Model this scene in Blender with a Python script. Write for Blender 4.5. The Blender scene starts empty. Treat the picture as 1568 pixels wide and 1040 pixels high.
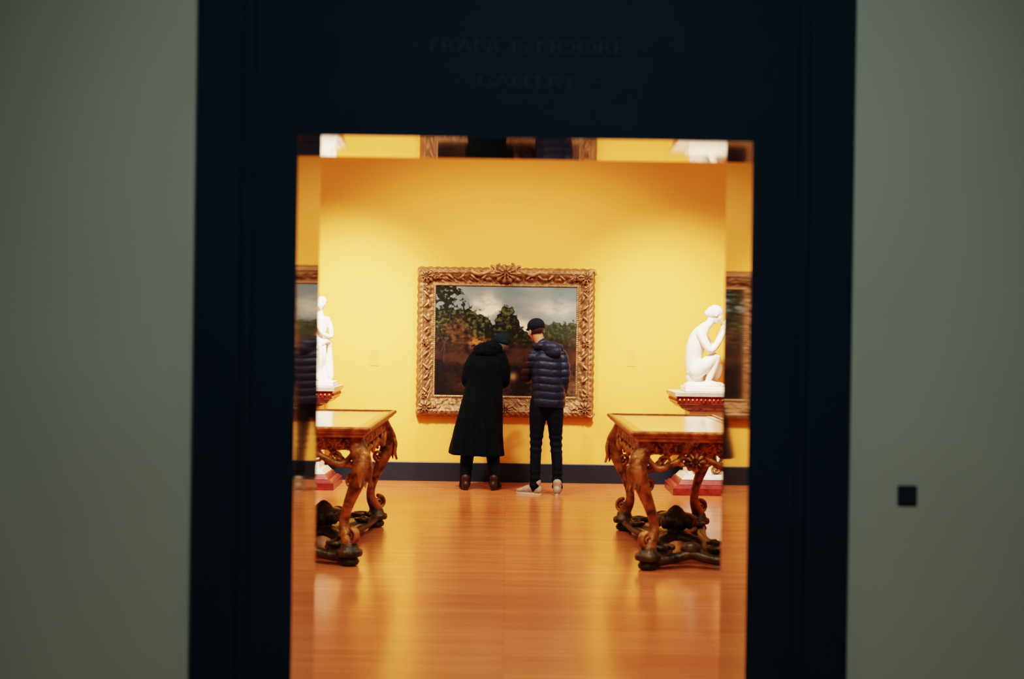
import bpy, math, random
from mathutils import Vector, Matrix, noise
random.seed(4)
scn = bpy.context.scene
scn.view_settings.view_transform = 'Filmic'
for lk in ('High Contrast', 'Filmic - High Contrast', 'Medium High Contrast'):
    try:
        scn.view_settings.look = lk; print('LOOK', lk); break
    except Exception as e: print('no look', lk)
scn.view_settings.exposure = -0.35

# ------------------------------------------------------------------ materials
def mat(name, col, rough=0.5, metal=0.0, var=0.0, vscale=8.0, bump=0.0, bscale=40.0, ior=1.5, coat=0.0, col2=None, spec=0.5, crev=None):
    m = bpy.data.materials.new(name); m.use_nodes = True
    nt = m.node_tree; b = nt.nodes['Principled BSDF']
    b.inputs['Base Color'].default_value = (*col, 1)
    b.inputs['Roughness'].default_value = rough
    b.inputs['Metallic'].default_value = metal
    b.inputs['IOR'].default_value = ior
    b.inputs['Coat Weight'].default_value = coat
    b.inputs['Specular IOR Level'].default_value = spec
    tc = nt.nodes.new('ShaderNodeTexCoord')
    colout = None
    if var > 0 or col2:
        n = nt.nodes.new('ShaderNodeTexNoise'); n.inputs['Scale'].default_value = vscale
        n.inputs['Detail'].default_value = 5
        nt.links.new(tc.outputs['Object'], n.inputs['Vector'])
        r = nt.nodes.new('ShaderNodeValToRGB')
        c2 = col2 if col2 else tuple(c*(1-var) for c in col)
        r.color_ramp.elements[0].position = 0.35; r.color_ramp.elements[0].color = (*c2, 1)
        r.color_ramp.elements[1].position = 0.65; r.color_ramp.elements[1].color = (*col, 1)
        nt.links.new(n.outputs['Fac'], r.inputs['Fac'])
        colout = r.outputs['Color']
    if crev:   # shade painted into the carved hollows by pointiness, highlights painted on the ridges
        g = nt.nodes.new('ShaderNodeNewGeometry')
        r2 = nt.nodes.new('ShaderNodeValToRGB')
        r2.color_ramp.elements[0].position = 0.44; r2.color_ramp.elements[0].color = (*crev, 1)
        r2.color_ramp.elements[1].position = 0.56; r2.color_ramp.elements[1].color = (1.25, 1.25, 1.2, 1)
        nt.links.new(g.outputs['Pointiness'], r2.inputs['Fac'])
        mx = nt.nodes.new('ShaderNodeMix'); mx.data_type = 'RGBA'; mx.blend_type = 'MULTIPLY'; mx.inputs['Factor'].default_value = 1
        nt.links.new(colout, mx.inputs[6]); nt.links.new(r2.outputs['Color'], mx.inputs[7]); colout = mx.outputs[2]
    if colout: nt.links.new(colout, b.inputs['Base Color'])
    if bump > 0:
        n2 = nt.nodes.new('ShaderNodeTexNoise'); n2.inputs['Scale'].default_value = bscale
        n2.inputs['Detail'].default_value = 4
        nt.links.new(tc.outputs['Object'], n2.inputs['Vector'])
        bp = nt.nodes.new('ShaderNodeBump'); bp.inputs['Strength'].default_value = bump
        bp.inputs['Distance'].default_value = 0.01
        nt.links.new(n2.outputs['Fac'], bp.inputs['Height'])
        nt.links.new(bp.outputs['Normal'], b.inputs['Normal'])
    return m

M = {}
M['yellow'] = mat('yellow_wall_paint', (0.80, 0.405, 0.100), 0.75, var=0.02, vscale=2, bump=0.04, bscale=120, spec=.25)
M['greywall'] = mat('grey_green_wall_paint', (0.33, 0.335, 0.29), 0.9, var=0.04, vscale=1.5, bump=0.04, bscale=150, spec=.2)
M['navy'] = mat('navy_painted_surround', (0.0040, 0.0180, 0.0330), 0.7, var=0.1, vscale=6, spec=.15)
M['letters'] = mat('dark_bronze_letters', (0.012, 0.030, 0.044), 0.6, spec=.2)
M['polished'] = mat('polished_black_lining', (0.38, 0.345, 0.28), 0.04, metal=1.0)
M['base'] = mat('navy_baseboard', (0.007, 0.015, 0.028), 0.4)
M['white'] = mat('ceiling_white', (0.75, 0.72, 0.65), 0.8)
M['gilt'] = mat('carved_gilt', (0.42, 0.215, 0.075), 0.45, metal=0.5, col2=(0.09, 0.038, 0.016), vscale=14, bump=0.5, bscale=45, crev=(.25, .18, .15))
M['giltedge'] = mat('burnished_gilt_edge', (0.55, 0.32, 0.13), 0.35, metal=0.6, col2=(0.28, 0.13, 0.045), vscale=18, bump=0.3, bscale=60)
M['giltdark'] = mat('aged_bronze_gilt', (0.09, 0.068, 0.035), 0.4, metal=0.4, col2=(0.016, 0.021, 0.017), vscale=12, bump=0.6, bscale=40)
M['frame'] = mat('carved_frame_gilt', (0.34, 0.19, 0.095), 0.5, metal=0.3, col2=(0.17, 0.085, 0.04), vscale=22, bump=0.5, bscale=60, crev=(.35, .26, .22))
M['marble'] = mat('white_marble', (0.88, 0.82, 0.77), 0.45, var=0.05, vscale=6)
M['marblegrey'] = mat('grey_marble', (0.62, 0.58, 0.55), 0.3, var=0.25, vscale=9)
M['red'] = mat('red_marble', (0.24, 0.03, 0.03), 0.25, var=0.5, vscale=16)
M['tabletop'] = mat('pale_inlaid_marble', (0.52, 0.33, 0.16), 0.17, var=0.15, vscale=9, coat=0.2)
M['tableband'] = mat('dark_red_inlay', (0.12, 0.028, 0.018), 0.2, var=0.3, vscale=20, coat=0.2)
M['puffer'] = mat('navy_quilted_nylon', (0.010, 0.019, 0.048), 0.5, var=0.25, vscale=14, bump=0.3, bscale=35, spec=.28)
M['sleeve'] = mat('dark_maroon_nylon', (0.020, 0.010, 0.016), 0.5, var=0.2, vscale=14, bump=0.3, bscale=35, spec=.25)
M['coat'] = mat('dark_teal_wool_coat', (0.0014, 0.0052, 0.0088), 0.85, var=0.3, vscale=10, bump=0.3, bscale=60, spec=.12)
M['jeans'] = mat('dark_denim', (0.003, 0.007, 0.016), 0.85, var=0.3, vscale=20, spec=.2)
M['skin'] = mat('skin', (0.40, 0.18, 0.105), 0.5)
M['hair'] = mat('dark_brown_hair', (0.03, 0.015, 0.01), 0.6, bump=0.5, bscale=90)
M['cap'] = mat('navy_knit', (0.005, 0.008, 0.020), 0.85, bump=0.5, bscale=120, spec=.2)
M['beanie'] = mat('teal_knit', (0.003, 0.013, 0.020), 0.85, bump=0.5, bscale=120, spec=.2)
M['shoe'] = mat('grey_sneaker', (0.36, 0.30, 0.24), 0.6, var=0.2, vscale=30)
M['sole'] = mat('pale_rubber', (0.52, 0.47, 0.40), 0.6)
M['boot'] = mat('dark_brown_leather', (0.030, 0.016, 0.013), 0.5, spec=.3)
M['label'] = mat('wall_label_card', (0.76, 0.375, 0.09), 0.7)
M['labeltext'] = mat('wall_label_print', (0.50, 0.26, 0.08), 0.7)
M['plate'] = mat('black_plastic', (0.008, 0.024, 0.030), 0.6, spec=.2)

# wood floor
def wood():
    m = bpy.data.materials.new('polished_wood_floor'); m.use_nodes = True
    nt = m.node_tree; b = nt.nodes['Principled BSDF']; L = nt.links.new
    tc = nt.nodes.new('ShaderNodeTexCoord')
    br = nt.nodes.new('ShaderNodeTexBrick')
    br.inputs['Scale'].default_value = 1.0
    br.inputs['Brick Width'].default_value = 1.7; br.inputs['Row Height'].default_value = 0.083
    br.inputs['Mortar Size'].default_value = 0.0016; br.inputs['Mortar Smooth'].default_value = 0.3
    br.inputs['Color1'].default_value = (0.52, 0.185, 0.078, 1)
    br.inputs['Color2'].default_value = (0.61, 0.235, 0.105, 1)
    br.inputs['Mortar'].default_value = (0.32, 0.11, 0.042, 1)
    br.offset = 0.37
    L(tc.outputs['Object'], br.inputs['Vector'])
    mp = nt.nodes.new('ShaderNodeMapping'); mp.inputs['Scale'].default_value = (0.8, 16, 1)
    L(tc.outputs['Object'], mp.inputs['Vector'])
    n = nt.nodes.new('ShaderNodeTexNoise'); n.inputs['Scale'].default_value = 2.5; n.inputs['Detail'].default_value = 5
    L(mp.outputs['Vector'], n.inputs['Vector'])
    r = nt.nodes.new('ShaderNodeValToRGB')
    r.color_ramp.elements[0].position = 0.3; r.color_ramp.elements[0].color = (0.80, 0.77, 0.72, 1)
    r.color_ramp.elements[1].position = 0.7; r.color_ramp.elements[1].color = (1.06, 1.06, 1.06, 1)
    L(n.outputs['Fac'], r.inputs['Fac'])
    mx = nt.nodes.new('ShaderNodeMix'); mx.data_type = 'RGBA'; mx.blend_type = 'MULTIPLY'
    mx.inputs['Factor'].default_value = 1
    L(br.outputs['Color'], mx.inputs[6]); L(r.outputs['Color'], mx.inputs[7])
    L(mx.outputs[2], b.inputs['Base Color'])
    b.inputs['Roughness'].default_value = 0.26
    b.inputs['Coat Weight'].default_value = 0.2; b.inputs['Coat Roughness'].default_value = 0.15
    bp = nt.nodes.new('ShaderNodeBump'); bp.inputs['Strength'].default_value = 0.12; bp.inputs['Distance'].default_value = 0.004
    L(n.outputs['Fac'], bp.inputs['Height']); L(bp.outputs['Normal'], b.inputs['Normal'])
    return m
M['wood'] = wood()

# ------------------------------------------------------------------ mesh helpers
def link(o, parent=None):
    scn.collection.objects.link(o)
    if parent: o.parent = parent
    return o

def empty(name, loc, rotz=0.0):
    o = bpy.data.objects.new(name, None); o.location = loc; o.rotation_euler = (0, 0, rotz)
    o.empty_display_size = 0.2
    return link(o)

def mesh_obj(name, vf, material, parent=None, smooth=True, loc=(0, 0, 0)):
    me = bpy.data.meshes.new(name)
    me.from_pydata([tuple(v) for v in vf[0]], [], vf[1]); me.validate(); me.update()
    import bmesh
    bm = bmesh.new(); bm.from_mesh(me); bmesh.ops.recalc_face_normals(bm, faces=bm.faces); bm.to_mesh(me); bm.free()
    mats = material if isinstance(material, list) else [material]
    for mm in mats: me.materials.append(mm)
    if smooth: me.polygons.foreach_set('use_smooth', [True]*len(me.polygons))
    o = bpy.data.objects.new(name, me); o.location = loc
    return link(o, parent)

def merge(parts):
    V, F = [], []
    for v, f in parts:
        n = len(V); V += [tuple(p) for p in v]; F += [tuple(i+n for i in ff) for ff in f]
    return V, F

def boxvf(x0, x1, y0, y1, z0, z1):
    v = [(x0,y0,z0),(x1,y0,z0),(x1,y1,z0),(x0,y1,z0),(x0,y0,z1),(x1,y0,z1),(x1,y1,z1),(x0,y1,z1)]
    f = [(0,3,2,1),(4,5,6,7),(0,1,5,4),(1,2,6,5),(2,3,7,6),(3,0,4,7)]
    return v, f

def box(name, dims, material, parent=None, bevel=0.0):
    o = mesh_obj(name, boxvf(*dims), material, parent, smooth=False)
    if bevel:
        b = o.modifiers.new('bevel', 'BEVEL'); b.width = bevel; b.segments = 2
    return o

def catmull(rows, sub):
    out = []; n = len(rows)
    for i in range(n-1):
        p0 = rows[max(i-1, 0)]; p1 = rows[i]; p2 = rows[i+1]; p3 = rows[min(i+2, n-1)]
        for s in range(sub):
            t = s/sub
            out.append([0.5*((2*b)+(-a+c)*t+(2*a-5*b+4*c-d)*t*t+(-a+3*b-3*c+d)*t**3) for a, b, c, d in zip(p0, p1, p2, p3)])
    out.append(list(rows[-1]))
    return out

def tube(pts, rad, seg=14, sub=4, ref=None, cap=True, flat0=False):
    rows = []
    for p, r in zip(pts, rad):
        a, b = (r if isinstance(r, (tuple, list)) else (r, r))
        rows.append([p[0], p[1], p[2], a, b])
    rows = catmull(rows, sub)
    P = [Vector(r[:3]) for r in rows]; n = len(P)
    V, F = [], []; nrm = None; rings = []
    for i in range(n):
        t = (P[min(i+1, n-1)]-P[max(i-1, 0)])
        t = t.normalized() if t.length > 1e-9 else Vector((0, 0, 1))
        if ref is not None: base = Vector(ref)
        else: base = nrm if nrm is not None else (Vector((1, 0, 0)) if abs(t.x) < 0.9 else Vector((0, 1, 0)))
        q = base-base.dot(t)*t
        if q.length < 1e-5: q = Vector((0, 1, 0))-t.y*t
        nrm = q.normalized(); bb = t.cross(nrm)
        rings.append((P[i], t, nrm, bb, max(rows[i][3], 1e-4), max(rows[i][4], 1e-4)))
    if cap:
        if not flat0:
            p, t, nn, bb, a, b = rings[0]; r = min(a, b)
            rings = [(p-t*r*math.sin(k), t, nn, bb, a*math.cos(k), b*math.cos(k)) for k in (1.45, 1.0, 0.5)]+rings
        p, t, nn, bb, a, b = rings[-1]; r = min(a, b)
        rings += [(p+t*r*math.sin(k), t, nn, bb, a*math.cos(k), b*math.cos(k)) for k in (0.5, 1.0, 1.45)]
    for p, t, nn, bb, a, b in rings:
        for k in range(seg):
            th = 2*math.pi*k/seg
            V.append(p+nn*a*math.cos(th)+bb*b*math.sin(th))
    for i in range(len(rings)-1):
        for k in range(seg):
            k2 = (k+1) % seg
            F.append((i*seg+k, i*seg+k2, (i+1)*seg+k2, (i+1)*seg+k))
    F.append(tuple(range(seg))[::-1]); F.append(tuple((len(rings)-1)*seg+k for k in range(seg)))
    return V, F

def ell(c, r, rot=None, seg=20, rings=12):
    V, F = [], []; c = Vector(c)
    R = rot if rot is not None else Matrix.Identity(3)
    V.append(c+R@Vector((0, 0, r[2])))
    for i in range(1, rings):
        ph = math.pi*i/rings
        for k in range(seg):
            th = 2*math.pi*k/seg
            V.append(c+R@Vector((r[0]*math.sin(ph)*math.cos(th), r[1]*math.sin(ph)*math.sin(th), r[2]*math.cos(ph))))
    V.append(c+R@Vector((0, 0, -r[2])))
    for k in range(seg): F.append((0, 1+k, 1+(k+1) % seg))
    for i in range(rings-2):
        for k in range(seg):
            a = 1+i*seg+k; b = 1+i*seg+(k+1) % seg
            F.append((a, a+seg, b+seg, b))
    L = len(V)-1; s = 1+(rings-2)*seg
    for k in range(seg): F.append((L, s+(k+1) % seg, s+k))
    return V, F

def xf(vf, Mx):
    return [Mx@Vector(v) for v in vf[0]], vf[1]

def lathe(profile, seg=28, c=(0, 0, 0)):
    V, F = [], []
    for r, z in profile:
        for k in range(seg):
            th = 2*math.pi*k/seg
            V.append((c[0]+r*math.cos(th), c[1]+r*math.sin(th), c[2]+z))
    for i in range(len(profile)-1):
        for k in range(seg):
            k2 = (k+1) % seg
            F.append((i*seg+k, i*seg+k2, (i+1)*seg+k2, (i+1)*seg+k))
    F.append(tuple(range(seg))); F.append(tuple((len(profile)-1)*seg+k for k in range(seg)))
    return V, F

def remeshed(name, parts, voxel, material, parent=None, smooth=4, post=None, matfn=None):
    tmp = mesh_obj(name+'_src', merge(parts), M['white'])
    r = tmp.modifiers.new('r', 'REMESH'); r.mode = 'VOXEL'; r.voxel_size = voxel
    s = tmp.modifiers.new('s', 'SMOOTH'); s.iterations = smooth; s.factor = 0.5
    dg = bpy.context.evaluated_depsgraph_get(); dg.update()
    me = bpy.data.meshes.new_from_object(tmp.evaluated_get(dg))
    bpy.data.objects.remove(tmp)
    me.name = name; me.materials.clear()
    for mm in (material if isinstance(material, list) else [material]): me.materials.append(mm)
    if post:
        new = [post(v.co.copy(), v.normal.copy()) for v in me.vertices]
        for v, c in zip(me.vertices, new): v.co = c
    for p in me.polygons:
        p.use_smooth = True
        p.material_index = matfn(p.center) if matfn else 0
    me.update()
    o = bpy.data.objects.new(name, me)
    return link(o, parent)

def rot_to(yaw=0, pitch=0, roll=0):
    return Matrix.Rotation(yaw, 4, 'Z')@Matrix.Rotation(pitch, 4, 'X')@Matrix.Rotation(roll, 4, 'Y')

# ------------------------------------------------------------------ room
YB = 13.86
Y0 = 4.67            # hall-side face of the doorway surround
Y1 = 5.225           # gallery-side end of the reveal
XL, XR = -5.2, 5.2
HC = 4.3
box('floor', (XL-0.3, XR+0.3, -3.0, YB+0.2, -0.1, 0.0), M['wood'])
box('wall_back', (XL-0.2, XR+0.2, YB, YB+0.2, 0, HC), M['yellow'])
box('wall_left', (XL-0.2, XL, Y1, YB, 0, HC), M['yellow'])
box('wall_right', (XR, XR+0.2, Y1, YB, 0, HC), M['yellow'])
box('ceiling', (XL-0.2, XR+0.2, Y0+.06, YB+0.2, HC, HC+0.1), M['white'])
box('baseboard_back', (XL, XR, YB-0.03, YB, 0, 0.205), M['base'], bevel=0.006)
box('baseboard_left', (XL, XL+0.03, Y1, YB-0.03, 0, 0.205), M['base'])
box('baseboard_right', (XR-0.03, XR, Y1, YB-0.03, 0, 0.205), M['base'])
xl, xr, zt = -0.772, 0.884, 2.302
hall = merge([boxvf(-4.2, xl-0.04, Y0+.06, 4.98, 0, HC), boxvf(xr+0.04, 4.2, Y0+.06, 4.98, 0, HC), boxvf(xl-0.04, xr+0.04, Y0+.06, 4.98, zt+0.04, HC)])
mesh_obj('wall_front', hall, M['greywall'], smooth=False)
gal = merge([boxvf(XL, xl-0.04, 4.98, Y1-.005, 0, HC), boxvf(xr+0.04, XR, 4.98, Y1-.005, 0, HC), boxvf(xl-0.04, xr+0.04, 4.98, Y1-.005, zt+0.04, HC)])
mesh_obj('wall_gallery_front', gal, M['yellow'], smooth=False)
box('wall_hall_left', (-4.4, -4.2, -3.0, Y0+.06, 0, HC), M['greywall'])
box('wall_hall_right', (4.2, 4.4, -3.0, Y0+.06, 0, HC), M['greywall'])
box('wall_hall_back', (-4.2, 4.2, -3.2, -3.0, 0, HC), M['greywall'])
box('ceiling_hall', (-4.4, 4.4, -3.2, Y0+.06, HC, HC+0.1), M['greywall'])

# doorway surround (trim): stepped casing, polished reveal lining, nosing
ox0, ox1 = -1.139, 1.253
ztop = 3.45
st = []
def B(x0, x1, a, b, z0, z1): st.append(boxvf(x0, x1, Y0+a, Y0+b, z0, z1))
B(ox0, xl-0.03, 0.012, 0.06, 0, ztop); B(xr+0.03, ox1, 0.012, 0.06, 0, ztop)
B(xl-0.03, xr+0.03, 0.012, 0.06, zt+0.03, ztop)
for s0, s1, d in ((ox0, ox0+0.16, -0.012), (ox0+0.172, ox0+0.20, -0.004), (ox0+0.212, xl-0.03, -0.010)):
    B(s0, s1, d, 0.012, 0, ztop-0.05)
for s0, s1, d in ((ox1-0.16, ox1, -0.012), (ox1-0.20, ox1-0.172, -0.004), (xr+0.03, ox1-0.212, -0.010)):
    B(s0, s1, d, 0.012, 0, ztop-0.05)
B(xl-0.03, xr+0.03, -0.010, 0.012, zt+0.03, ztop-0.05)
B(ox0-0.04, ox1+0.04, -0.05, 0.06, ztop-0.05, ztop+0.05)
mesh_obj('trim_1', merge(st), M['navy'], smooth=False)
lin = merge([boxvf(xl-0.03, xl, Y0-.010, Y1, 0.001, zt+0.03), boxvf(xr, xr+0.03, Y0-.010, Y1, 0.001, zt+0.03), boxvf(xl, xr, Y0-.010, Y1, zt, zt+0.03)])
mesh_obj('trim_2', lin, M['polished'], smooth=False)
nos = merge([boxvf(xl-0.031, xl+0.001, Y0-.014, Y0-.010, 0, zt+0.031), boxvf(xr-0.001, xr+0.031, Y0-.014, Y0-.010, 0, zt+0.031), boxvf(xl, xr, Y0-.014, Y0-.010, zt-0.001, zt+0.031)])
mesh_obj('trim_3', nos, M['navy'], smooth=False)

# lettering
KS = .936
sign = empty('gallery_name_lettering', (0.055, Y0-0.0135, 1.58+1.05*KS))
def text(body, z, width, name):
    cu = bpy.data.curves.new(name, 'FONT'); cu.body = body; cu.size = 0.072
    cu.align_x = 'CENTER'; cu.align_y = 'CENTER'; cu.extrude = 0.003; cu.offset = -0.0012
    t = bpy.data.objects.new(name, cu); scn.collection.objects.link(t)
    dg = bpy.context.evaluated_depsgraph_get(); dg.update()
    me = bpy.data.meshes.new_from_object(t.evaluated_get(dg)); bpy.data.objects.remove(t)
    w = max(v.co.x for v in me.vertices)-min(v.co.x for v in me.vertices)
    me.transform(Matrix.Scale(width/w, 4, (1, 0, 0)))
    me.materials.clear(); me.materials.append(M['letters'])
    o = bpy.data.objects.new(name, me); o.rotation_euler = (math.pi/2, 0, 0); o.location = (0, 0, z)
    link(o, sign)
text('FRANCIS MOORE', 0.07*KS, 0.75*KS, 'letters_name'); text('GALLERY', -0.065*KS, 0.38*KS, 'letters_gallery')
dots = merge([ell((x*KS, 0, z*KS), (0.008, 0.003, 0.008), seg=12, rings=8) for x, z in ((-0.443, 0.07), (0.443, 0.07), (-0.275, -0.065), (0.275, -0.065))])
mesh_obj('letter_dots', dots, M['letters'], sign)

# switch plate on the hall wall
sp = empty('wall_switch_plate', (1.592*KS-.005, Y0+.06, 1.58-.605*KS))
box('plate', (-0.035, 0.035, -0.014, 0.0, -0.035, 0.035), M['plate'], sp, bevel=0.004)
box('rocker', (-0.014, 0.014, -0.019, -0.014, -0.022, 0.022), M['plate'], sp, bevel=0.002)

# wall labels
for nm, x, z in (('wall_label', -1.44, 1.335), ('wall_label', 1.345, 1.365)):
    e = empty(nm, (x, YB, z))
    box('card', (-0.05, 0.05, -0.004, 0.0, -0.095, 0.095), M['label'], e, bevel=0.001)
    for i in range(7):
        zz = 0.07-i*0.018
        box('text_line', (-0.038, 0.038-0.02*random.random(), -0.0045, -0.004, zz-0.0015, zz+0.0015), M['labeltext'], e)

# ------------------------------------------------------------------ painting
pt = empty('landscape_painting', (-0.02, YB, 1.51))
cw, ch = 1.53, 1.19
cz = 0.015
def fbm(x, y, o=5, s=0.0):
    a, f, t = 0.5, 1.0, 0.0
    for _ in range(o):
        t += a*noise.noise(Vector((x*f+s, y*f, s*1.7))); a *= 0.5; f *= 2.0
    return t
def interp(tab, u):
    for (a, b), (c, d) in zip(tab, tab[1:]):
        if u <= c:
            t = (u-a)/(c-a); t = t*t*(3-2*t); return b+(d-b)*t
    return tab[-1][1]
def mixc(a, b, t):
    t = max(0, min(1, t)); return tuple(x+(y-x)*t for x, y in zip(a, b))
TL = [(0, -.1), (.1, -.08), (.17, .0), (.22, .10), (.25, .21), (.3, .25), (.36, .28), (.41, .32), (.45, .27), (.49, .20), (.53, .19), (.57, .24), (.61, .34), (.66, .40), (.74, .39), (.80, .37), (.86, .33), (.92, .31), (1.01, .33)]
def sstep(a, b, x):
    t = max(0, min(1, (x-a)/(b-a))); return t*t*(3-2*t)
def paint(u, v):
    sky = mixc((.095, .145, .170), (.20, .24, .25), .5+1.3*fbm(u*3, v*5, 4, 2.3))
    c1 = math.exp(-(((u-.37)/.085)**2+((v-.20)/.10)**2)); c2 = math.exp(-(((u-.85)/.14)**2+((v-.20)/.07)**2)); c3 = math.exp(-(((u-.62)/.05)**2+((v-.40)/.10)**2))
    sky = mixc(sky, (.62, .58, .48), (c1*1.1+c2*.45+c3*.8)*(0.9+2.6*fbm(u*9, v*12, 4, 5.1)))
    n = fbm(u*11, v*11, 5, 9.0); nf = fbm(u*34, v*34, 3, 3.0)
    edge = v-interp(TL, u)+.13*n+.08*nf
    tree = sstep(-.006, .014, edge)
    if u < .24 and v < .22:
        gap = sstep(.05, .16, n+.8*nf+.25*(u-.03)-.4*(v-.1))
        tree *= 1-.8*gap
    lit = max(0, nf*2.6+n*1.2)
    fol = mixc((.008, .010, .008), (.075, .085, .035), lit)
    if u > .76: fol = mixc(fol, (.055, .075, .045), .35)
    low = mixc((.010, .006, .007), (.060, .029, .018), .25+1.6*fbm(u*6, v*7, 5, 7.7)+.5*nf)
    ground = mixc(fol, low, sstep(.40, .58, v+.1*n))
    ground = mixc(ground, (.34, .13, .04), .8*math.exp(-(((u-.30)/.045)**2+((v-.52)/.045)**2))*(.8+4*nf))
    ground = mixc(ground, (.10, .042, .018), .5*math.exp(-(((u-.15)/.09)**2+((v-.42)/.10)**2))*(1+4*nf))
    ground = mixc(ground, (.11, .062, .036), .6*sstep(.6, .95, u)*sstep(.72, .95, v)*(1+3*nf))
    ground = mixc(ground, (.30, .17, .07), .8*math.exp(-(((u-.555)/.022)**2+((v-.82)/.03)**2)))
    ground = mixc(ground, (.006, .004, .005), .8*math.exp(-(((u-.06)/.13)**2+((v-.82)/.2)**2)))
    c = mixc(sky, ground, tree)
    for (x0, y0, x1, y1, w) in ((.06, .60, .15, .05, .004), (.13, .35, .22, .14, .003), (.08, .7, .02, .3, .004), (.50, .6, .515, .3, .003), (.33, .62, .30, .35, .003)):
        t = (v-y1)/(y0-y1)
        if 0 < t < 1:
            xc = x1+(x0-x1)*t+.012*math.sin(t*9+x0*30)
            c = mixc(c, (.030, .030, .024), .7*(1-sstep(w*.4, w*(1+t*.7), abs(u-xc))))
    return c
nu, nv = 300, 232
V = []; F = []; C = []
for j in range(nv+1):
    for i in range(nu+1):
        u, v = i/nu, j/nv
        V.append(((u-.5)*cw, -0.045, (.5-v)*ch+cz)); C.append(paint(u, v))
for j in range(nv):
    for i in range(nu):
        a = j*(nu+1)+i; F.append((a, a+nu+1, a+nu+2, a+1))
me = bpy.data.meshes.new('canvas'); me.from_pydata(V, [], F)
ca = me.color_attributes.new('paint', 'FLOAT_COLOR', 'POINT')
flat = []
for c in C: flat += [max(0, c[0]), max(0, c[1]), max(0, c[2]), 1]
ca.data.foreach_set('color', flat)
mp = bpy.data.materials.new('oil_paint'); mp.use_nodes = True
nt = mp.node_tree; b = nt.nodes['Principled BSDF']; b.inputs['Roughness'].default_value = 0.6
b.inputs['Specular IOR Level'].default_value = .12
at = nt.nodes.new('ShaderNodeVertexColor'); at.layer_name = 'paint'
nt.links.new(at.outputs['Color'], b.inputs['Base Color'])
me.materials.append(mp); link(bpy.data.objects.new('canvas', me), pt)

# carved frame
iw, ih = cw/2-0.005, ch/2-0.005
ow, oh0, oh1 = 0.955, -0.805, 0.805
def rectpt(t, hw, z0, z1):
    side = int(t) % 4; f = t-int(t)
    if side == 0: return (-hw+2*hw*f, z1)
    if side == 1: return (hw, z1+(z0-z1)*f)
    if side == 2: return (hw-2*hw*f, z0)
    return (-hw, z0+(z1-z0)*f)
def prof(s):
    tab = [(0, .055), (.07, .062), (.10, .05), (.2, .052), (.42, .075), (.62, .100), (.72, .110), (.80, .10), (.86, .10), (.93, .085), (1.001, .03)]
    return interp(tab, s)
NS, NT = 26, 220
V = []; F = []
for k in range(4*NT):
    t = k/NT; side = int(t) % 4; f = t-int(t)
    a = rectpt(t, iw, cz-ih, cz+ih); bq = rectpt(t, ow, oh0, oh1)
    per = 22 if side in (0, 2) else 18
    for j in range(NS+1):
        s = j/NS
        x = a[0]+(bq[0]-a[0])*s; z = a[1]+(bq[1]-a[1])*s
        orn = 0
        w1 = math.exp(-((s-.36)/.16)**2)
        ph = f*per*math.pi
        orn += w1*0.013*(math.sin(ph+4*(s-.36))*math.cos((s-.36)*14)+0.3*math.sin(3*ph+s*20))
        w2 = math.exp(-((s-.80)/.10)**2)
        orn += w2*0.010*abs(math.sin(ph*1.5+s*9))
        w3 = math.exp(-((s-.08)/.04)**2)
        orn += w3*0.004*math.sin(ph*6)
        orn += 0.010*fbm(x*28, z*28, 3, 1.0)*(1 if s > .12 else .2)
        d = prof(s)+orn
        if s > .9:
            ex = 0.012*(abs(math.sin(ph))-.4)*(s-.9)/.1
            if side == 0: z += ex
            elif side == 2: z -= ex
            elif side == 1: x += ex
            else: x -= ex
        V.append((x, -d, z))
    V.append((bq[0], 0.0, bq[1]))
W = NS+2
for k in range(4*NT):
    k2 = (k+1) % (4*NT)
    for j in range(W-1):
        F.append((k*W+j, k2*W+j, k2*W+j+1, k*W+j+1))
parts = [(V, F)]
def shell(cx, cz_, r, h, lobes, y0=-0.08, ang=0.0, asp=1.0):
    V = []; F = []; nr, na = 10, 60
    V.append((cx, y0-h, cz_))
    for i in range(1, nr+1):
        rho = i/nr
        for k in range(na):
            th = 2*math.pi*k/na
            fl = abs(math.cos(lobes*th/2+ang))
            rr = r*rho*(.82+.18*fl)
            hh = h*math.sqrt(max(0, 1-rho**2))*(.6+.4*fl)+(.015 if .3 < rho < .5 else 0)
            V.append((cx+rr*math.cos(th)*asp, y0-hh if i < nr else y0+0.02, cz_+rr*math.sin(th)))
    for k in range(na): F.append((0, 1+k, 1+(k+1) % na))
    for i in range(nr-1):
        for k in range(na):
            a = 1+i*na+k; b2 = 1+i*na+(k+1) % na; F.append((a, a+na, b2+na, b2))
    return V, F
def spiral(c, r0, turns, start, plane, thick, dirn=1, n=22):
    pts = []; rad = []
    for i in range(n):
        t = i/(n-1); th = start+dirn*turns*2*math.pi*t; r = r0*(1-.82*t)
        a, b = r*math.cos(th), r*math.sin(th)
        if plane == 'xz': pts.append((c[0]+a, c[1], c[2]+b))
        elif plane == 'yz': pts.append((c[0], c[1]+a, c[2]+b))
        else: pts.append((c[0]+a, c[1]+b, c[2]))
        rad.append(thick*(1-.45*t))
    return tube(pts, rad, seg=8, sub=2)
for sx in (-1, 1):
    for szz in (-1, 1):
        cx, czz = sx*(ow-.095), szz*(.805-.10)
        parts.append(shell(cx, czz, .085, .05, 9, -.085))
        parts.append(shell(cx-sx*.11, czz+szz*.02, .06, .03, 7, -.08, .5, 1.4))
        parts.append(shell(cx+sx*.02, czz-szz*.12, .06, .03, 7, -.08, .2, .8))
        parts.append(spiral((sx*(ow-.04), -.09, szz*(.79-.04)), .045, 1.2, 0, 'xz', .014, sx*szz))
parts.append(shell(-.01, .805-.065, .105, .06, 11, -.09, 0, 1.35))
parts.append(shell(-.01, .805-.05, .055, .04, 7, -.14, 0, 1.1))
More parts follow.
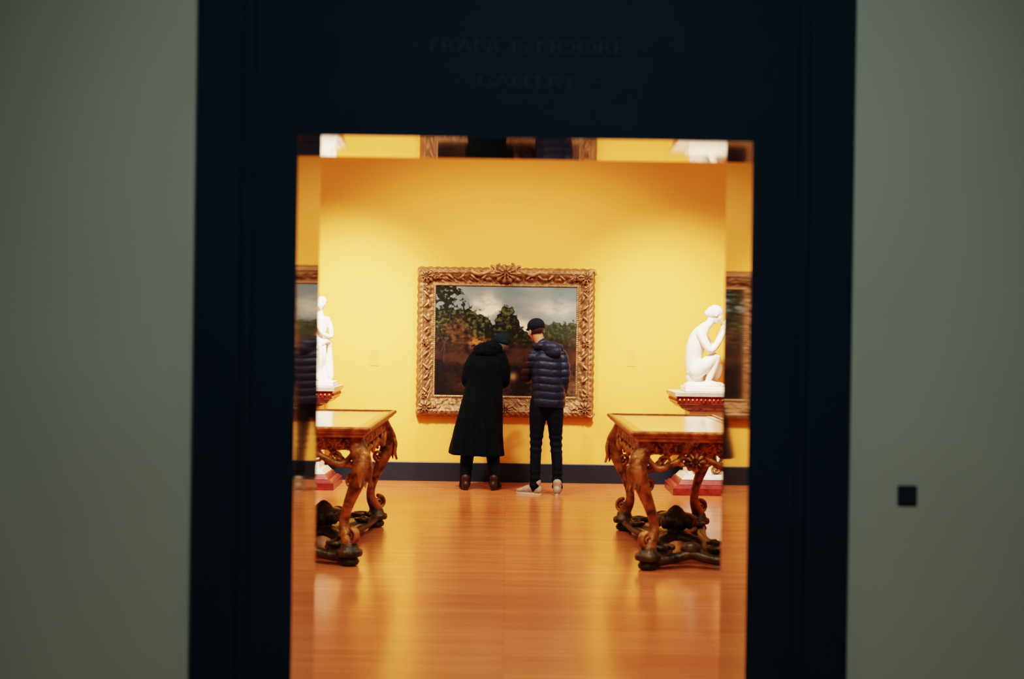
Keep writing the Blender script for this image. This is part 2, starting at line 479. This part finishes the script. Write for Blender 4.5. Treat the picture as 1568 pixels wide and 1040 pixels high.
for sx in (-1, 1):
    parts.append(spiral((-.01+sx*.15, -.10, .775), .045, 1.3, math.pi/2, 'xz', .016, sx))
    parts.append(spiral((-.01+sx*.07, -.10, .820), .028, 1.3, math.pi/2, 'xz', .012, -sx))
    parts.append(tube([(-.01+sx*.16, -.10, .77), (-.01+sx*.28, -.105, .73), (-.01+sx*.38, -.105, .76), (-.01+sx*.46, -.10, .73)], [.02, .024, .016, .006], seg=8))
    parts.append(shell(sx*(ow-.08), 0, .065, .03, 7, -.085, 0, .8))
parts.append(shell(0, -.72, .075, .04, 9, -.085, 0, 1.5))
for i in range(13):
    x = -.72+i*.12
    for zz in (.705, -.715):
        if abs(x+.01) < .16 and zz > 0: continue
        Rm = Matrix.Rotation(.7*(1 if i % 2 else -1), 3, 'Y')
        parts.append(ell((x, -.095, zz), (.042, .017, .014), Rm, 12, 8))
for i in range(9):
    z = -.52+i*.13
    for x in (-.862, .862):
        Rm = Matrix.Rotation(.8*(1 if i % 2 else -1), 3, 'Y')
        parts.append(ell((x, -.095, z), (.014, .017, .045), Rm, 12, 8))
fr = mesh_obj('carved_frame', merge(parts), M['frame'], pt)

# ------------------------------------------------------------------ tables
def table(cx):
    T = empty('gilt_console_table', (cx, 9.62, 0))
    hw, hl, H = 0.45, 1.02, 0.945
    box('top_slab', (-hw+.035, hw-.035, -hl+.035, hl-.035, H-.035, H-.002), M['tabletop'], T)
    fr = merge([boxvf(-hw+.03, hw-.03, -hl+.03, -hl+.10, H-.03, H), boxvf(-hw+.03, hw-.03, hl-.10, hl-.03, H-.03, H),
                boxvf(-hw+.03, -hw+.10, -hl+.10, hl-.10, H-.03, H), boxvf(hw-.10, hw-.03, -hl+.10, hl-.10, H-.03, H)])
    mesh_obj('top_inlay_border', fr, M['tableband'], T, smooth=False)
    pr = [(-.035, 0.0), (-.035, .006), (-.02, .010), (-.004, .006), (0, -.004), (-.004, -.018), (-.020, -.026), (-.024, -.038), (-.05, -.050), (-.055, -.065), (-.10, -.07), (-.10, 0)]
    V, F = [], []
    for sx, sy in ((-1, -1), (1, -1), (1, 1), (-1, 1)):
        for o_, z_ in pr: V.append((sx*(hw+o_), sy*(hl+o_), H+z_-0.001))
    n = len(pr)
    for c in range(4):
        for j in range(n-1):
            a = c*n+j; b2 = ((c+1) % 4)*n+j; F.append((a, b2, b2+1, a+1))
    mesh_obj('moulded_edge', (V, F), M['giltedge'], T, smooth=False)
    g = []
    aw, al = hw-.085, hl-.085
    g += [boxvf(-aw, aw, -al, -al+.03, H-.155, H-.06), boxvf(-aw, aw, al-.03, al, H-.155, H-.06),
          boxvf(-aw, -aw+.03, -al, al, H-.155, H-.06), boxvf(aw-.03, aw, -al, al, H-.155, H-.06)]
    for sy in (-1, 1):
        y = sy*al
        for i in range(19):
            g.append(ell((-aw+2*aw*i/18, y, H-.085), (.013, .012, .013), None, 8, 6))
        for i in range(5):
            x = -aw*.72+i*aw*.36
            g.append(spiral((x-.028, y, H-.13), .030, 1.3, math.pi/2, 'xz', .010, 1))
            g.append(spiral((x+.028, y, H-.13), .030, 1.3, math.pi/2, 'xz', .010, -1))
            g.append(ell((x, y, H-.12), (.014, .02, .03), None, 10, 8))
        for sx in (-1, 1):
            g.append(tube([(sx*aw*.95, y, H-.15), (sx*aw*.70, y, H-.25), (sx*aw*.42, y, H-.22), (sx*aw*.2, y, H-.17)], [.018, .022, .024, .014], seg=8))
            g.append(spiral((sx*aw*.55, y, H-.205), .050, 1.5, -math.pi/2, 'xz', .014, sx))
            g.append(spiral((sx*aw*.22, y, H-.20), .040, 1.4, math.pi/2, 'xz', .012, -sx))
            for q in range(3):
                g.append(ell((sx*aw*(.82-.16*q), y, H-.235+.012*q), (.028, .015, .012), Matrix.Rotation(sx*.7, 3, 'Y'), 10, 6))
        g.append(xf(shell(0, H-.20, .075, .035, 9, 0, 0, 1.1), Matrix.Translation((0, y, 0)) @ Matrix.Scale(1 if sy < 0 else -1, 4, (0, 1, 0))))
    for sx in (-1, 1):
        x = sx*aw
        for i in range(37):
            g.append(ell((x, -al+2*al*i/36, H-.085), (.012, .013, .013), None, 8, 6))
        for i in range(11):
            y = -al*.86+i*al*.172
            g.append(spiral((x, y-.03, H-.13), .030, 1.3, math.pi/2, 'yz', .010, 1))
            g.append(spiral((x, y+.03, H-.13), .030, 1.3, math.pi/2, 'yz', .010, -1))
        for sy in (-1, 1):
            g.append(tube([(x, sy*al*.96, H-.15), (x, sy*al*.78, H-.25), (x, sy*al*.5, H-.20), (x, sy*al*.2, H-.19), (x, 0, H-.24)], [.018, .024, .020, .018, .016], seg=8))
            g.append(spiral((x, sy*al*.70, H-.205), .055, 1.5, -math.pi/2, 'yz', .014, sy))
            g.append(spiral((x, sy*al*.34, H-.20), .045, 1.5, -math.pi/2, 'yz', .013, -sy))
        g.append(ell((x, 0, H-.21), (.02, .07, .05), None, 14, 10))
    for sx in (-1, 1):
        for sy in (-1, 1):
            def P(inx, iny, z): return (sx*(hw-.06-inx), sy*(hl-.06-iny), z)
            path = [(.05, .05, .86), (.030, .030, .80), (.000, .000, .72), (.010, .010, .64), (.05, .045, .53), (.095, .08, .42), (.125, .11, .32), (.125, .11, .24), (.095, .085, .17), (.08, .07, .12)]
            rr = [(.055, .055), (.062, .06), (.066, .06), (.060, .055), (.048, .046), (.038, .038), (.034, .034), (.038, .038), (.050, .048), (.055, .05)]
            g.append(tube([P(*p) for p in path], rr, seg=14, sub=5))
            dv = Vector((sx, sy*.7, 0)).normalized()
            def vol(c, r0, thick, start, d, turns=1.4):
                pts = []; rad = []
                for i in range(20):
                    t = i/19; th = start+d*turns*2*math.pi*t; r = r0*(1-.8*t)
                    p = Vector(c)+dv*(r*math.cos(th))+Vector((0, 0, r*math.sin(th)))
                    pts.append(p); rad.append((thick*1.6*(1-.2*t), thick*(1-.4*t)))
                side = dv.cross(Vector((0, 0, 1)))
                return tube(pts, rad, seg=10, sub=2, ref=side)
            g.append(vol(P(-.005, -.005, .735), .055, .017, math.pi*.9, -1))
            g.append(vol(P(.075, .065, .585), .050, .015, -math.pi*.1, -1))
            g.append(vol(P(.070, .06, .20), .055, .018, math.pi*.5, -1))
            for q in range(5):
                a = (q-2)*.5
                sd = Matrix.Rotation(a, 3, 'Z')@dv
                base = Vector(P(.0, .0, .68))
                g.append(tube([base+sd*.045+Vector((0, 0, .08)), base+sd*.068, base+sd*.060+Vector((0, 0, -.07)), base+sd*.075+Vector((0, 0, -.13))], [(.018, .006), (.026, .008), (.020, .008), (.006, .004)], seg=8, sub=3, ref=sd.cross(Vector((0, 0, 1)))))
            for q in range(4):
                g.append(ell(P(.07+.018*q, .06+.016*q, .50-.05*q), (.040-.004*q, .038-.004*q, .016), None, 12, 8))
            e1 = Vector(P(.05, .05, .80))
            for axis in ((-sx, 0), (0, -sy)):
                ax = Vector((axis[0], axis[1], 0))
                g.append(tube([e1+Vector((0, 0, -.12)), e1+ax*.07+Vector((0, 0, -.10)), e1+ax*.13+Vector((0, 0, -.04)), e1+ax*.18+Vector((0, 0, .0))], [.022, .026, .022, .016], seg=8))
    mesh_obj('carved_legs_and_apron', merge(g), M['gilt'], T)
    d = []
    for sx in (-1, 1):
        for sy in (-1, 1):
            fx, fy = sx*(hw-.145), sy*(hl-.135)
            d.append(lathe([(.035, 0), (.060, .008), (.070, .030), (.058, .052), (.045, .058), (.085, .066), (.092, .085), (.088, .105), (.065, .118), (.055, .15)], 24, (fx, fy, 0)))
            d.append(tube([(fx, fy, .090), (fx*.80, fy*.86, .075), (fx*.50, fy*.70, .080), (fx*.55, fy*.42, .095), (fx*.30, fy*.18, .10), (0, 0, .105)], [(.055, .028), (.060, .030), (.055, .028), (.055, .028), (.065, .03), (.10, .03)], seg=12, sub=6, ref=(1, 0, 0)))
            d.append(spiral((fx*.62, fy*.80, .125), .075, 1.4, 0, 'xy', .022, sx*sy))
            d.append(spiral((fx*.75, fy*.52, .12), .060, 1.4, 1.5, 'xy', .020, -sx*sy))
    for sy in (-1, 1):
        y = sy*(hl-.135)
        d.append(tube([(-hw+.12, y, .075), (-hw*.45, y-sy*.03, .060), (-hw*.2, y-sy*.07, .075), (0, y-sy*.085, .095), (hw*.2, y-sy*.07, .075), (hw*.45, y-sy*.03, .060), (hw-.12, y, .075)], [(.035, .045)]*7, seg=12, sub=5, ref=(0, 0, 1)))
        d.append(ell((0, y-sy*.085, .13), (.07, .045, .05), None, 16, 10))
    for sx in (-1, 1):
        x = sx*(hw-.145)
        d.append(tube([(x, -hl+.12, .075), (x-sx*.04, -hl*.5, .07), (x-sx*.10, 0, .08), (x-sx*.04, hl*.5, .07), (x, hl-.12, .075)], [(.03, .04)]*5, seg=12, sub=6, ref=(0, 0, 1)))
    d.append(lathe([(.13, .08), (.15, .10), (.10, .125), (.06, .14), (.10, .17), (.15, .21), (.155, .24), (.12, .265), (.07, .275), (.05, .30), (.02, .325), (.0, .33)], 28))
    for q in range(8):
        a = q*math.pi/4
        d.append(ell((.13*math.cos(a), .13*math.sin(a), .21), (.035, .035, .05), None, 10, 8))
    mesh_obj('scrolled_stretcher', merge(d), M['giltdark'], T)
    return T
table(1.285)
table(-1.362)

# ------------------------------------------------------------------ head & hand builders (face towards +Y)
def head_parts(Mx, s=1.0):
    p = []
    def e(c, r): p.append(xf(ell(c, r, None, 20, 14), Mx@Matrix.Scale(s, 4)))
    e((0, -.012, .030), (.074, .092, .082))
    e((0, .022, -.020), (.060, .068, .080))
    e((0, .045, -.078), (.036, .036, .026))
    e((0, .072, .022), (.050, .018, .012))
    p.append(xf(tube([(0, .084, .012), (0, .100, -.015), (0, .104, -.028)], [.008, .012, .014], seg=10), Mx@Matrix.Scale(s, 4)))
    e((0, .082, -.050), (.022, .010, .005)); e((0, .080, -.060), (.020, .010, .006))
    for sx in (-1, 1):
        e((sx*.030, .078, .004), (.012, .008, .008))
        e((sx*.038, .060, -.022), (.020, .018, .018))
        e((sx*.076, -.006, -.008), (.008, .018, .030))
        e((sx*.012, .092, -.030), (.008, .010, .007))
    return p
def hand_parts(Mx, side):
    p = [tube([(0, -.02, 0), (0, .03, 0), (0, .085, 0)], [(.024, .018), (.038, .016), (.040, .014)], seg=12, ref=(1, 0, 0))]
    for x, L in ((-.031, .062 if side > 0 else .072), (-.011, .078), (.010, .080), (.031, .070 if side > 0 else .060)):
        p.append(tube([(x, .075, 0), (x*1.08, .09+.40*L, -.010), (x*1.08, .09+.72*L, -.032), (x*1.05, .09+.85*L, -.056)], [.0095, .009, .0085, .007], seg=10))
    p.append(tube([(side*.028, .020, 0), (side*.052, .045, -.012), (side*.058, .072, -.024), (side*.052, .095, -.034)], [.013, .012, .010, .008], seg=10))
    return [xf(q, Mx) for q in p]
def hand_mx(wrist, d, up=(0, 0, 1)):
    y = Vector(d).normalized(); z = Vector(up); z = (z-z.dot(y)*y).normalized(); x = y.cross(z)
    R = Matrix((x, y, z)).transposed().to_4x4()
    return Matrix.Translation(Vector(wrist))@R
def shoe(name, pos, ang, parent, m_up, m_sole, L=.27):
    Mx = Matrix.Translation(Vector(pos))@Matrix.Rotation(ang, 4, 'Z')
    up = [xf(tube([(0, -.055, .050), (0, 0, .060), (0, .07, .052), (0, .13, .038), (0, .175, .032)], [(.036, .045), (.042, .052), (.044, .040), (.046, .028), (.036, .020)], seg=14, ref=(1, 0, 0)), Mx),
          xf(tube([(0, -.025, .05), (0, -.03, .10), (0, -.032, .125)], [.045, .043, .045], seg=14), Mx)]
    remeshed(name+'_upper', up, .007, m_up, parent)
    n = 28
    V, F = [], []
    for z in (.001, .022):
        for k in range(n):
            th = 2*math.pi*k/n; yy = math.sin(th)
            w = .042+.006*yy
            V.append(Mx@Vector((w*math.cos(th)*(1+.1*max(0, yy)), .058+.140*yy, z)))
    for k in range(n): F.append((k, (k+1) % n, n+(k+1) % n, n+k))
    F.append(tuple(range(n))[::-1]); F.append(tuple(range(n, 2*n)))
    mesh_obj(name+'_sole', (V, F), m_sole, parent, smooth=False)

# ------------------------------------------------------------------ man in puffer jacket
man = empty('man_in_puffer_jacket', (0.40, 12.80, 0))
tr = [tube([(-.07, 0, .93), (-.085, .005, .80), (-.098, .02, .52), (-.104, -.005, .30), (-.106, -.02, .075)], [(.095, .105), (.088, .098), (.062, .066), (.055, .062), (.052, .056)], ref=(1, 0, 0)),
      tube([(.07, 0, .93), (.085, .01, .80), (.100, .03, .52), (.115, .0, .30), (.120, -.02, .075)], [(.095, .105), (.088, .098), (.062, .066), (.055, .062), (.052, .056)], ref=(1, 0, 0)),
      ell((0, -.005, .93), (.155, .12, .11))]
def wr(c, n):
    k = .004*math.sin(c.z*90+6*c.x)*(1 if c.z < .25 or .42 < c.z < .6 else .2)
    return c+n*k
remeshed('trousers', tr, .009, M['jeans'], man, post=wr)
shoe('shoe_a', (-.115, -.01, 0), math.radians(62), man, M['shoe'], M['sole'])
shoe('shoe_b', (.120, -.02, 0), math.radians(-6), man, M['shoe'], M['sole'])
jk = [tube([(.015, 0, .875), (.018, 0, 1.0), (.012, 0, 1.15), (.005, .0, 1.30), (0, .0, 1.40), (-.02, .005, 1.46), (-.045, .01, 1.50)],
           [(.170, .140), (.168, .14), (.162, .145), (.165, .145), (.150, .125), (.10, .10), (.072, .075)], seg=24, ref=(1, 0, 0), flat0=True),
      tube([(.13, 0, 1.40), (.160, -.02, 1.27), (.165, -.01, 1.14), (.150, .09, 1.02), (.110, .18, .99)], [.072, .068, .062, .055, .045], seg=16),
      tube([(-.13, .0, 1.395), (-.185, .01, 1.30), (-.215, .05, 1.17), (-.17, .16, 1.16), (-.10, .27, 1.22)], [.070, .062, .056, .050, .042], seg=16)]
def quilt(c, n):
    z = c.z+.02*c.x+.004*math.sin(c.x*20)
    q = abs(math.sin(math.pi*z/.074))
    lim = 1 if .885 < c.z < 1.43 else .3
    k = .011*(q**.55)*lim-.006+.004*fbm(c.x*25, c.z*25+c.y*9, 2)
    return c+n*k
remeshed('quilted_jacket', jk, .008, [M['puffer'], M['sleeve']], man, smooth=3, post=quilt, matfn=lambda c: 1 if c.x < -.165 and c.z > 1.05 else 0)
hd = [tube([(-.05, -.02, 1.49), (.0, -.085, 1.475), (.06, -.10, 1.47), (.12, -.06, 1.475)], [.04, .062, .060, .04], seg=14),
      ell((.055, -.12, 1.43), (.085, .045, .060)), tube([(-.13, .03, 1.49), (-.10, -.055, 1.485), (-.03, -.08, 1.49)], [.028, .035, .04], seg=12)]
remeshed('jacket_hood', hd, .009, M['puffer'], man, post=lambda c, n: c+n*.006*fbm(c.x*20, c.z*30+c.y*10, 3))
HM = Matrix.Translation((-.112, .045, 1.635))@rot_to(math.radians(28), math.radians(-10), math.radians(-6))
remeshed('head', head_parts(HM, 1.0)+[tube([(-.045, .01, 1.46), (-.075, .02, 1.53), (-.10, .035, 1.60)], [.056, .052, .052], seg=14)], .006, [M['skin'], M['hair']], man, smooth=3,
         matfn=lambda c: 1 if ((HM.inverted()@c).y < .015 and (HM.inverted()@c).z > -.035 and abs((HM.inverted()@c).x) < .073) else 0)
cp = [xf(ell((0, -.010, .050), (.086, .103, .080)), HM), xf(tube([(0, .07, .045), (0, .115, .038), (0, .145, .028)], [(.062, .008), (.058, .006), (.03, .004)], seg=14, ref=(1, 0, 0)), HM)]
remeshed('knit_cap', cp, .007, M['cap'], man)
remeshed('hand_near', hand_parts(hand_mx((-.085, .30, 1.235), (.6, .7, .25)), 1), .0045, M['skin'], man, smooth=2)
remeshed('hand_far', hand_parts(hand_mx((.10, .205, .99), (-.5, .8, 0)), -1), .0045, M['skin'], man, smooth=2)

# ------------------------------------------------------------------ woman in long coat
wo = empty('woman_in_long_coat', (-0.27, 13.15, 0))
ct = [tube([(-.040, 0, .355), (-.036, 0, .45), (-.022, 0, .60), (.005, 0, .80), (.028, 0, .98), (.045, 0, 1.12), (.060, 0, 1.28), (.075, .01, 1.38), (.10, .02, 1.44), (.13, .03, 1.475)],
           [(.285, .20), (.272, .19), (.250, .18), (.225, .165), (.200, .15), (.185, .145), (.175, .14), (.150, .12), (.105, .10), (.07, .07)], seg=28, sub=5, ref=(1, 0, 0), flat0=True),
      tube([(-.055, .0, 1.36), (-.115, .01, 1.24), (-.140, .04, 1.11), (-.085, .17, 1.08), (-.01, .26, 1.14)], [.070, .068, .060, .054, .046], seg=16),
      tube([(.195, .0, 1.37), (.235, .01, 1.24), (.245, .05, 1.11), (.195, .17, 1.09), (.13, .26, 1.15)], [.066, .064, .058, .052, .046], seg=16)]
def fold(c, n):
    th = math.atan2(c.y, c.x)
    k = 0
    if c.z < 1.05: k = .016*math.sin(th*9+c.z*2)*min(1, (1.05-c.z)*1.6)
    k += .006*fbm(c.x*14, c.z*10+c.y*8, 3)
    return c+Vector((n.x, n.y, n.z*.1))*k
remeshed('long_coat', ct, .010, M['coat'], wo, smooth=3, post=fold)
hd = [ell((.055, -.055, 1.425), (.130, .090, .072)), tube([(.0, .03, 1.465), (.03, -.06, 1.47), (.12, -.085, 1.465), (.19, -.02, 1.455), (.20, .04, 1.455)], [.035, .045, .05, .045, .03], seg=12),
      ell((-.01, -.02, 1.445), (.07, .06, .05))]
remeshed('coat_hood', hd, .009, M['coat'], wo, post=lambda c, n: c+n*.008*fbm(c.x*16, c.z*22+c.y*10, 3))
lg = [tube([(-.07, 0, .60), (-.115, .0, .42), (-.135, -.01, .25), (-.145, -.02, .06)], [.085, .075, .066, .058], seg=14),
      tube([(.07, 0, .60), (.125, .0, .42), (.148, -.01, .25), (.158, -.02, .06)], [.085, .075, .066, .058], seg=14), ell((0, 0, .66), (.14, .11, .12))]
remeshed('trousers', lg, .009, M['jeans'], wo)
shoe('boot_a', (-.145, -.02, 0), math.radians(10), wo, M['boot'], M['boot'])
shoe('boot_b', (.158, -.02, 0), math.radians(-14), wo, M['boot'], M['boot'])
WM = Matrix.Translation((.205, .05, 1.495))@rot_to(math.radians(24), math.radians(-16), math.radians(10))@Matrix.Scale(.97, 4)
remeshed('head', head_parts(WM)+[tube([(.13, .02, 1.38), (.165, .035, 1.42), (.19, .05, 1.46)], [.048, .046, .046], seg=14)], .006, [M['skin'], M['hair']], wo, smooth=3,
         matfn=lambda c: 1 if ((WM.inverted()@c).y < .03 and (WM.inverted()@c).z > -.09) else 0)
remeshed('knit_beanie', [xf(ell((0, -.014, .036), (.088, .106, .090)), WM), xf(tube([(0, -.10, -.005), (0, -.075, -.03)], [(.05, .02), (.04, .015)], ref=(1, 0, 0)), WM)], .007, M['beanie'], wo)
remeshed('hair', [xf(ell((0, -.055, -.045), (.064, .045, .06)), WM)], .008, M['hair'], wo)
remeshed('hand_a', hand_parts(hand_mx((.005, .285, 1.15), (.6, .6, .3)), 1), .0045, M['skin'], wo, smooth=2)
remeshed('hand_b', hand_parts(hand_mx((.12, .285, 1.16), (-.6, .6, .3)), -1), .0045, M['skin'], wo, smooth=2)

# ------------------------------------------------------------------ pedestals + statues
def pedestal(cx):
    P = empty('marble_pedestal', (cx, 13.24, 0))
    def sq(z0, z1, h0, h1=None, mt='red', nm='p'):
        h1 = h0 if h1 is None else h1
        V = [(-h0, -h0, z0), (h0, -h0, z0), (h0, h0, z0), (-h0, h0, z0), (-h1, -h1, z1), (h1, -h1, z1), (h1, h1, z1), (-h1, h1, z1)]
        o = mesh_obj(nm, (V, boxvf(0, 1, 0, 1, 0, 1)[1]), M[mt], P, smooth=False)
        bv = o.modifiers.new('b', 'BEVEL'); bv.width = .004; bv.segments = 2
    sq(.0, .075, .36, nm='plinth'); sq(.075, .10, .345, .32, nm='plinth_step'); sq(.10, .15, .30, .27, mt='red', nm='torus_mould')
    sq(.15, .20, .26, .22, mt='marblegrey', nm='scotia'); sq(.20, .84, .19, .18, mt='marble', nm='shaft')
    sq(.84, .875, .20, .25, mt='gilt', nm='neck_mould'); sq(.875, .915, .27, .31, mt='red', nm='cornice_low')
    sq(.915, .925, .32, mt='gilt', nm='fillet'); sq(.925, .995, .325, .335, mt='red', nm='frieze')
    sq(.995, 1.04, .35, .36, mt='marblegrey', nm='cap_slab')
    g = []
    for i in range(15):
        t = -.30+i*.60/14
        for s in (-1, 1):
            g.append(ell((t, s*.332, .96), (.012, .008, .014), None, 8, 6)); g.append(ell((s*.332, t, .96), (.008, .012, .014), None, 8, 6))
    for s in (-1, 1):
        g.append(spiral((s*.09, -.20, .26), .06, 1.5, math.pi/2, 'xz', .015, -s)); g.append(spiral((s*.07, -.19, .74), .05, 1.5, -math.pi/2, 'xz', .013, s))
    mesh_obj('gilt_beads', merge(g), M['gilt'], P)
pedestal(2.05); pedestal(-2.09)

S1 = empty('crouching_marble_statue', (2.07, 13.22, 1.041))
box('statue_base', (-.25, .22, -.20, .20, 0, .05), M['marble'], S1, bevel=.008)
z0 = .09
def Z(x, y, z): return (x, y, z+z0)
HS = Matrix.Translation(Z(.075, .0, .705))@Matrix.Rotation(math.radians(-80), 4, 'Z')@Matrix.Rotation(math.radians(-28), 4, 'X')@Matrix.Scale(.86, 4)
pp = [ell(Z(-.03, 0, -.03), (.22, .17, .05)), ell(Z(-.12, .02, .05), (.10, .12, .10)),
      tube([Z(-.12, 0, .12), Z(-.145, 0, .24), Z(-.125, 0, .37), Z(-.085, 0, .49), Z(-.035, 0, .57)], [(.125, .105), (.105, .088), (.120, .095), (.125, .085), (.065, .055)], seg=20, ref=(0, 1, 0)),
      tube([Z(-.04, 0, .56), Z(.01, 0, .61), Z(.045, 0, .67)], [.048, .042, .042], seg=14),
      tube([Z(-.09, -.115, .50), Z(-.045, -.150, .40), Z(.01, -.165, .335), Z(.085, -.13, .42), Z(.155, -.07, .53)], [.052, .044, .036, .034, .026], seg=14),
      tube([Z(-.05, .115, .50), Z(.02, .145, .42), Z(.08, .14, .35), Z(.135, .10, .46), Z(.165, .03, .57)], [.050, .042, .034, .032, .026], seg=14),
      tube([Z(-.12, -.08, .12), Z(-.03, -.11, .19), Z(.060, -.11, .265), Z(.055, -.11, .19), Z(.015, -.11, .08), Z(-.01, -.11, .015)], [.085, .074, .052, .044, .036, .028], seg=16, sub=5),
      tube([Z(-.02, -.11, .005), Z(.05, -.11, -.002), Z(.11, -.115, -.012)], [(.030, .028), (.034, .02), (.028, .012)], seg=12, ref=(0, 1, 0)),
      tube([Z(-.11, .08, .12), Z(.0, .09, .13), Z(.115, .085, .17), Z(.11, .085, .09), Z(.07, .085, .01)], [.085, .072, .052, .044, .030], seg=16, sub=5),
      tube([Z(.06, .085, .0), Z(.12, .085, -.005), Z(.17, .085, -.012)], [(.030, .028), (.034, .02), (.026, .012)], seg=12, ref=(0, 1, 0))]
pp += head_parts(HS)
pp += [ell(Z(.055, 0, .725), (.078, .078, .070)), ell(Z(-.005, 0, .715), (.035, .035, .035))]
pp += hand_parts(hand_mx(Z(.150, -.075, .525), (.3, .35, .8), (-1, 0, 0))@Matrix.Scale(.8, 4), 1)
pp += hand_parts(hand_mx(Z(.163, .035, .565), (.2, -.4, .8), (-1, 0, 0))@Matrix.Scale(.8, 4), -1)
pp += [tube([Z(.20, -.08, .60), Z(.175, .0, .62), Z(.15, .08, .60)], [.012, .014, .012], seg=8)]
remeshed('crouching_figure', pp, .0065, M['marble'], S1, smooth=3)

S2 = empty('standing_marble_statue', (-1.97, 13.22, 1.041))
box('statue_base', (-.20, .20, -.18, .18, 0, .05), M['marble'], S2, bevel=.008)
HS2 = Matrix.Translation((.045, -.01, .845))@Matrix.Rotation(math.radians(150), 4, 'Z')@Matrix.Rotation(math.radians(-12), 4, 'X')@Matrix.Scale(.60, 4)
pp = [ell((0, 0, .055), (.17, .14, .035)),
      tube([(.02, 0, .08), (.0, 0, .20), (-.01, 0, .34), (-.01, 0, .45)], [(.135, .11), (.115, .10), (.100, .085), (.098, .082)], seg=20, ref=(1, 0, 0)),
      tube([(-.01, 0, .42), (0, 0, .50), (.015, 0, .58), (.02, 0, .66), (.025, 0, .71), (.035, 0, .75)], [(.098, .08), (.078, .065), (.092, .070), (.098, .062), (.07, .05), (.030, .03)], seg=20, ref=(1, 0, 0)),
      tube([(.03, 0, .73), (.04, -.005, .80)], [.028, .026], seg=12),
      tube([(.105, 0, .685), (.145, -.01, .60), (.150, -.03, .51), (.085, -.09, .53), (.03, -.10, .60)], [.032, .028, .024, .022, .018], seg=12),
      tube([(-.06, 0, .685), (-.12, -.01, .60), (-.125, -.02, .50), (-.10, -.05, .42), (-.06, -.08, .38)], [.032, .028, .024, .022, .018], seg=12),
      tube([(.04, -.05, .44), (.055, -.07, .28), (.03, -.05, .10)], [.058, .048, .032], seg=14),
      tube([(-.12, -.06, .40), (.0, -.10, .38), (.10, -.05, .46), (.13, .03, .40), (.135, .02, .10)], [.022, .028, .030, .034, .040], seg=10),
      tube([(.03, -.10, .09), (.035, -.14, .075)], [.025, .02], seg=10)]
pp += head_parts(HS2)
pp += [ell((.045, .02, .875), (.052, .055, .048))]
pp += hand_parts(hand_mx((.03, -.10, .60), (-.4, -.1, .8), (0, -1, 0))@Matrix.Scale(.62, 4), 1)
pp += hand_parts(hand_mx((-.06, -.08, .38), (.5, -.4, -.5), (0, -1, 0))@Matrix.Scale(.62, 4), -1)
def drape(c, n):
    k = .008*math.sin(math.atan2(c.y, c.x)*12+c.z*6) if .07 < c.z < .42 else 0
    return c+Vector((n.x, n.y, 0))*k
remeshed('standing_figure', pp, .0060, M['marble'], S2, smooth=3, post=drape)

# ------------------------------------------------------------------ lights
def spot(name, loc, tgt, W, ang, blend=0.8, col=(1, .84, .62), size=.06):
    l = bpy.data.lights.new(name, 'SPOT'); l.energy = W; l.spot_size = math.radians(ang); l.spot_blend = blend
    l.color = col; l.shadow_soft_size = size
    o = bpy.data.objects.new(name, l); o.location = loc
    o.rotation_euler = (Vector(tgt)-Vector(loc)).to_track_quat('-Z', 'Y').to_euler(); link(o)
def area(name, loc, tgt, W, sx, sy, col):
    l = bpy.data.lights.new(name, 'AREA'); l.energy = W; l.shape = 'RECTANGLE'; l.size = sx; l.size_y = sy; l.color = col
    o = bpy.data.objects.new(name, l); o.location = loc
    o.rotation_euler = (Vector(tgt)-Vector(loc)).to_track_quat('-Z', 'Y').to_euler(); link(o)
warm = (1, .84, .66)
spot('spot_painting_a', (-1.5, 10.6, 4.1), (-.3, 13.86, 1.2), 540, 70, 1, warm, .10)
spot('spot_painting_b', (1.5, 10.6, 4.1), (.3, 13.86, 1.2), 540, 70, 1, warm, .10)
spot('spot_statue_right', (1.3, 10.9, 4.1), (2.0, 13.7, 1.0), 1850, 56, 1, warm, .12)
spot('spot_statue_left', (-1.3, 10.9, 4.1), (-1.95, 13.7, 1.0), 2500, 56, 1, warm, .12)
spot('spot_table_right', (1.6, 7.2, 4.1), (1.25, 9.4, .6), 330, 60, 1, warm)
spot('spot_table_left', (-1.6, 7.2, 4.1), (-1.3, 9.4, .6), 330, 60, 1, warm)
area('gallery_fill', (0, 9.4, 4.25), (0, 9.4, 0), 290, 7, 5, (1, .86, .68))  # unseen soft panel added overhead as ambient fill for the gallery
spot('hall_wash', (0.25, 0.4, 4.1), (0.10, Y0, 1.35), 680, 82, 1.0, (.86, 1.0, .95), .4)
w = bpy.data.worlds.new('world'); scn.world = w; w.use_nodes = True
w.node_tree.nodes['Background'].inputs[0].default_value = (.02, .05, .06, 1); w.node_tree.nodes['Background'].inputs[1].default_value = .3

# ------------------------------------------------------------------ camera
cam = bpy.data.cameras.new('camera'); co = bpy.data.objects.new('camera', cam); link(co)
cam.lens = 45; cam.sensor_width = 36
R = Matrix.Rotation(math.radians(-.20), 4, 'Z')@Matrix.Rotation(math.radians(90-.15), 4, 'X')@Matrix.Rotation(math.radians(.85), 4, 'Z')
co.matrix_world = Matrix.Translation((0, 0, 1.58))@R
cam.dof.use_dof = True; cam.dof.focus_distance = 12.9; cam.dof.aperture_fstop = 1.5
scn.camera = co
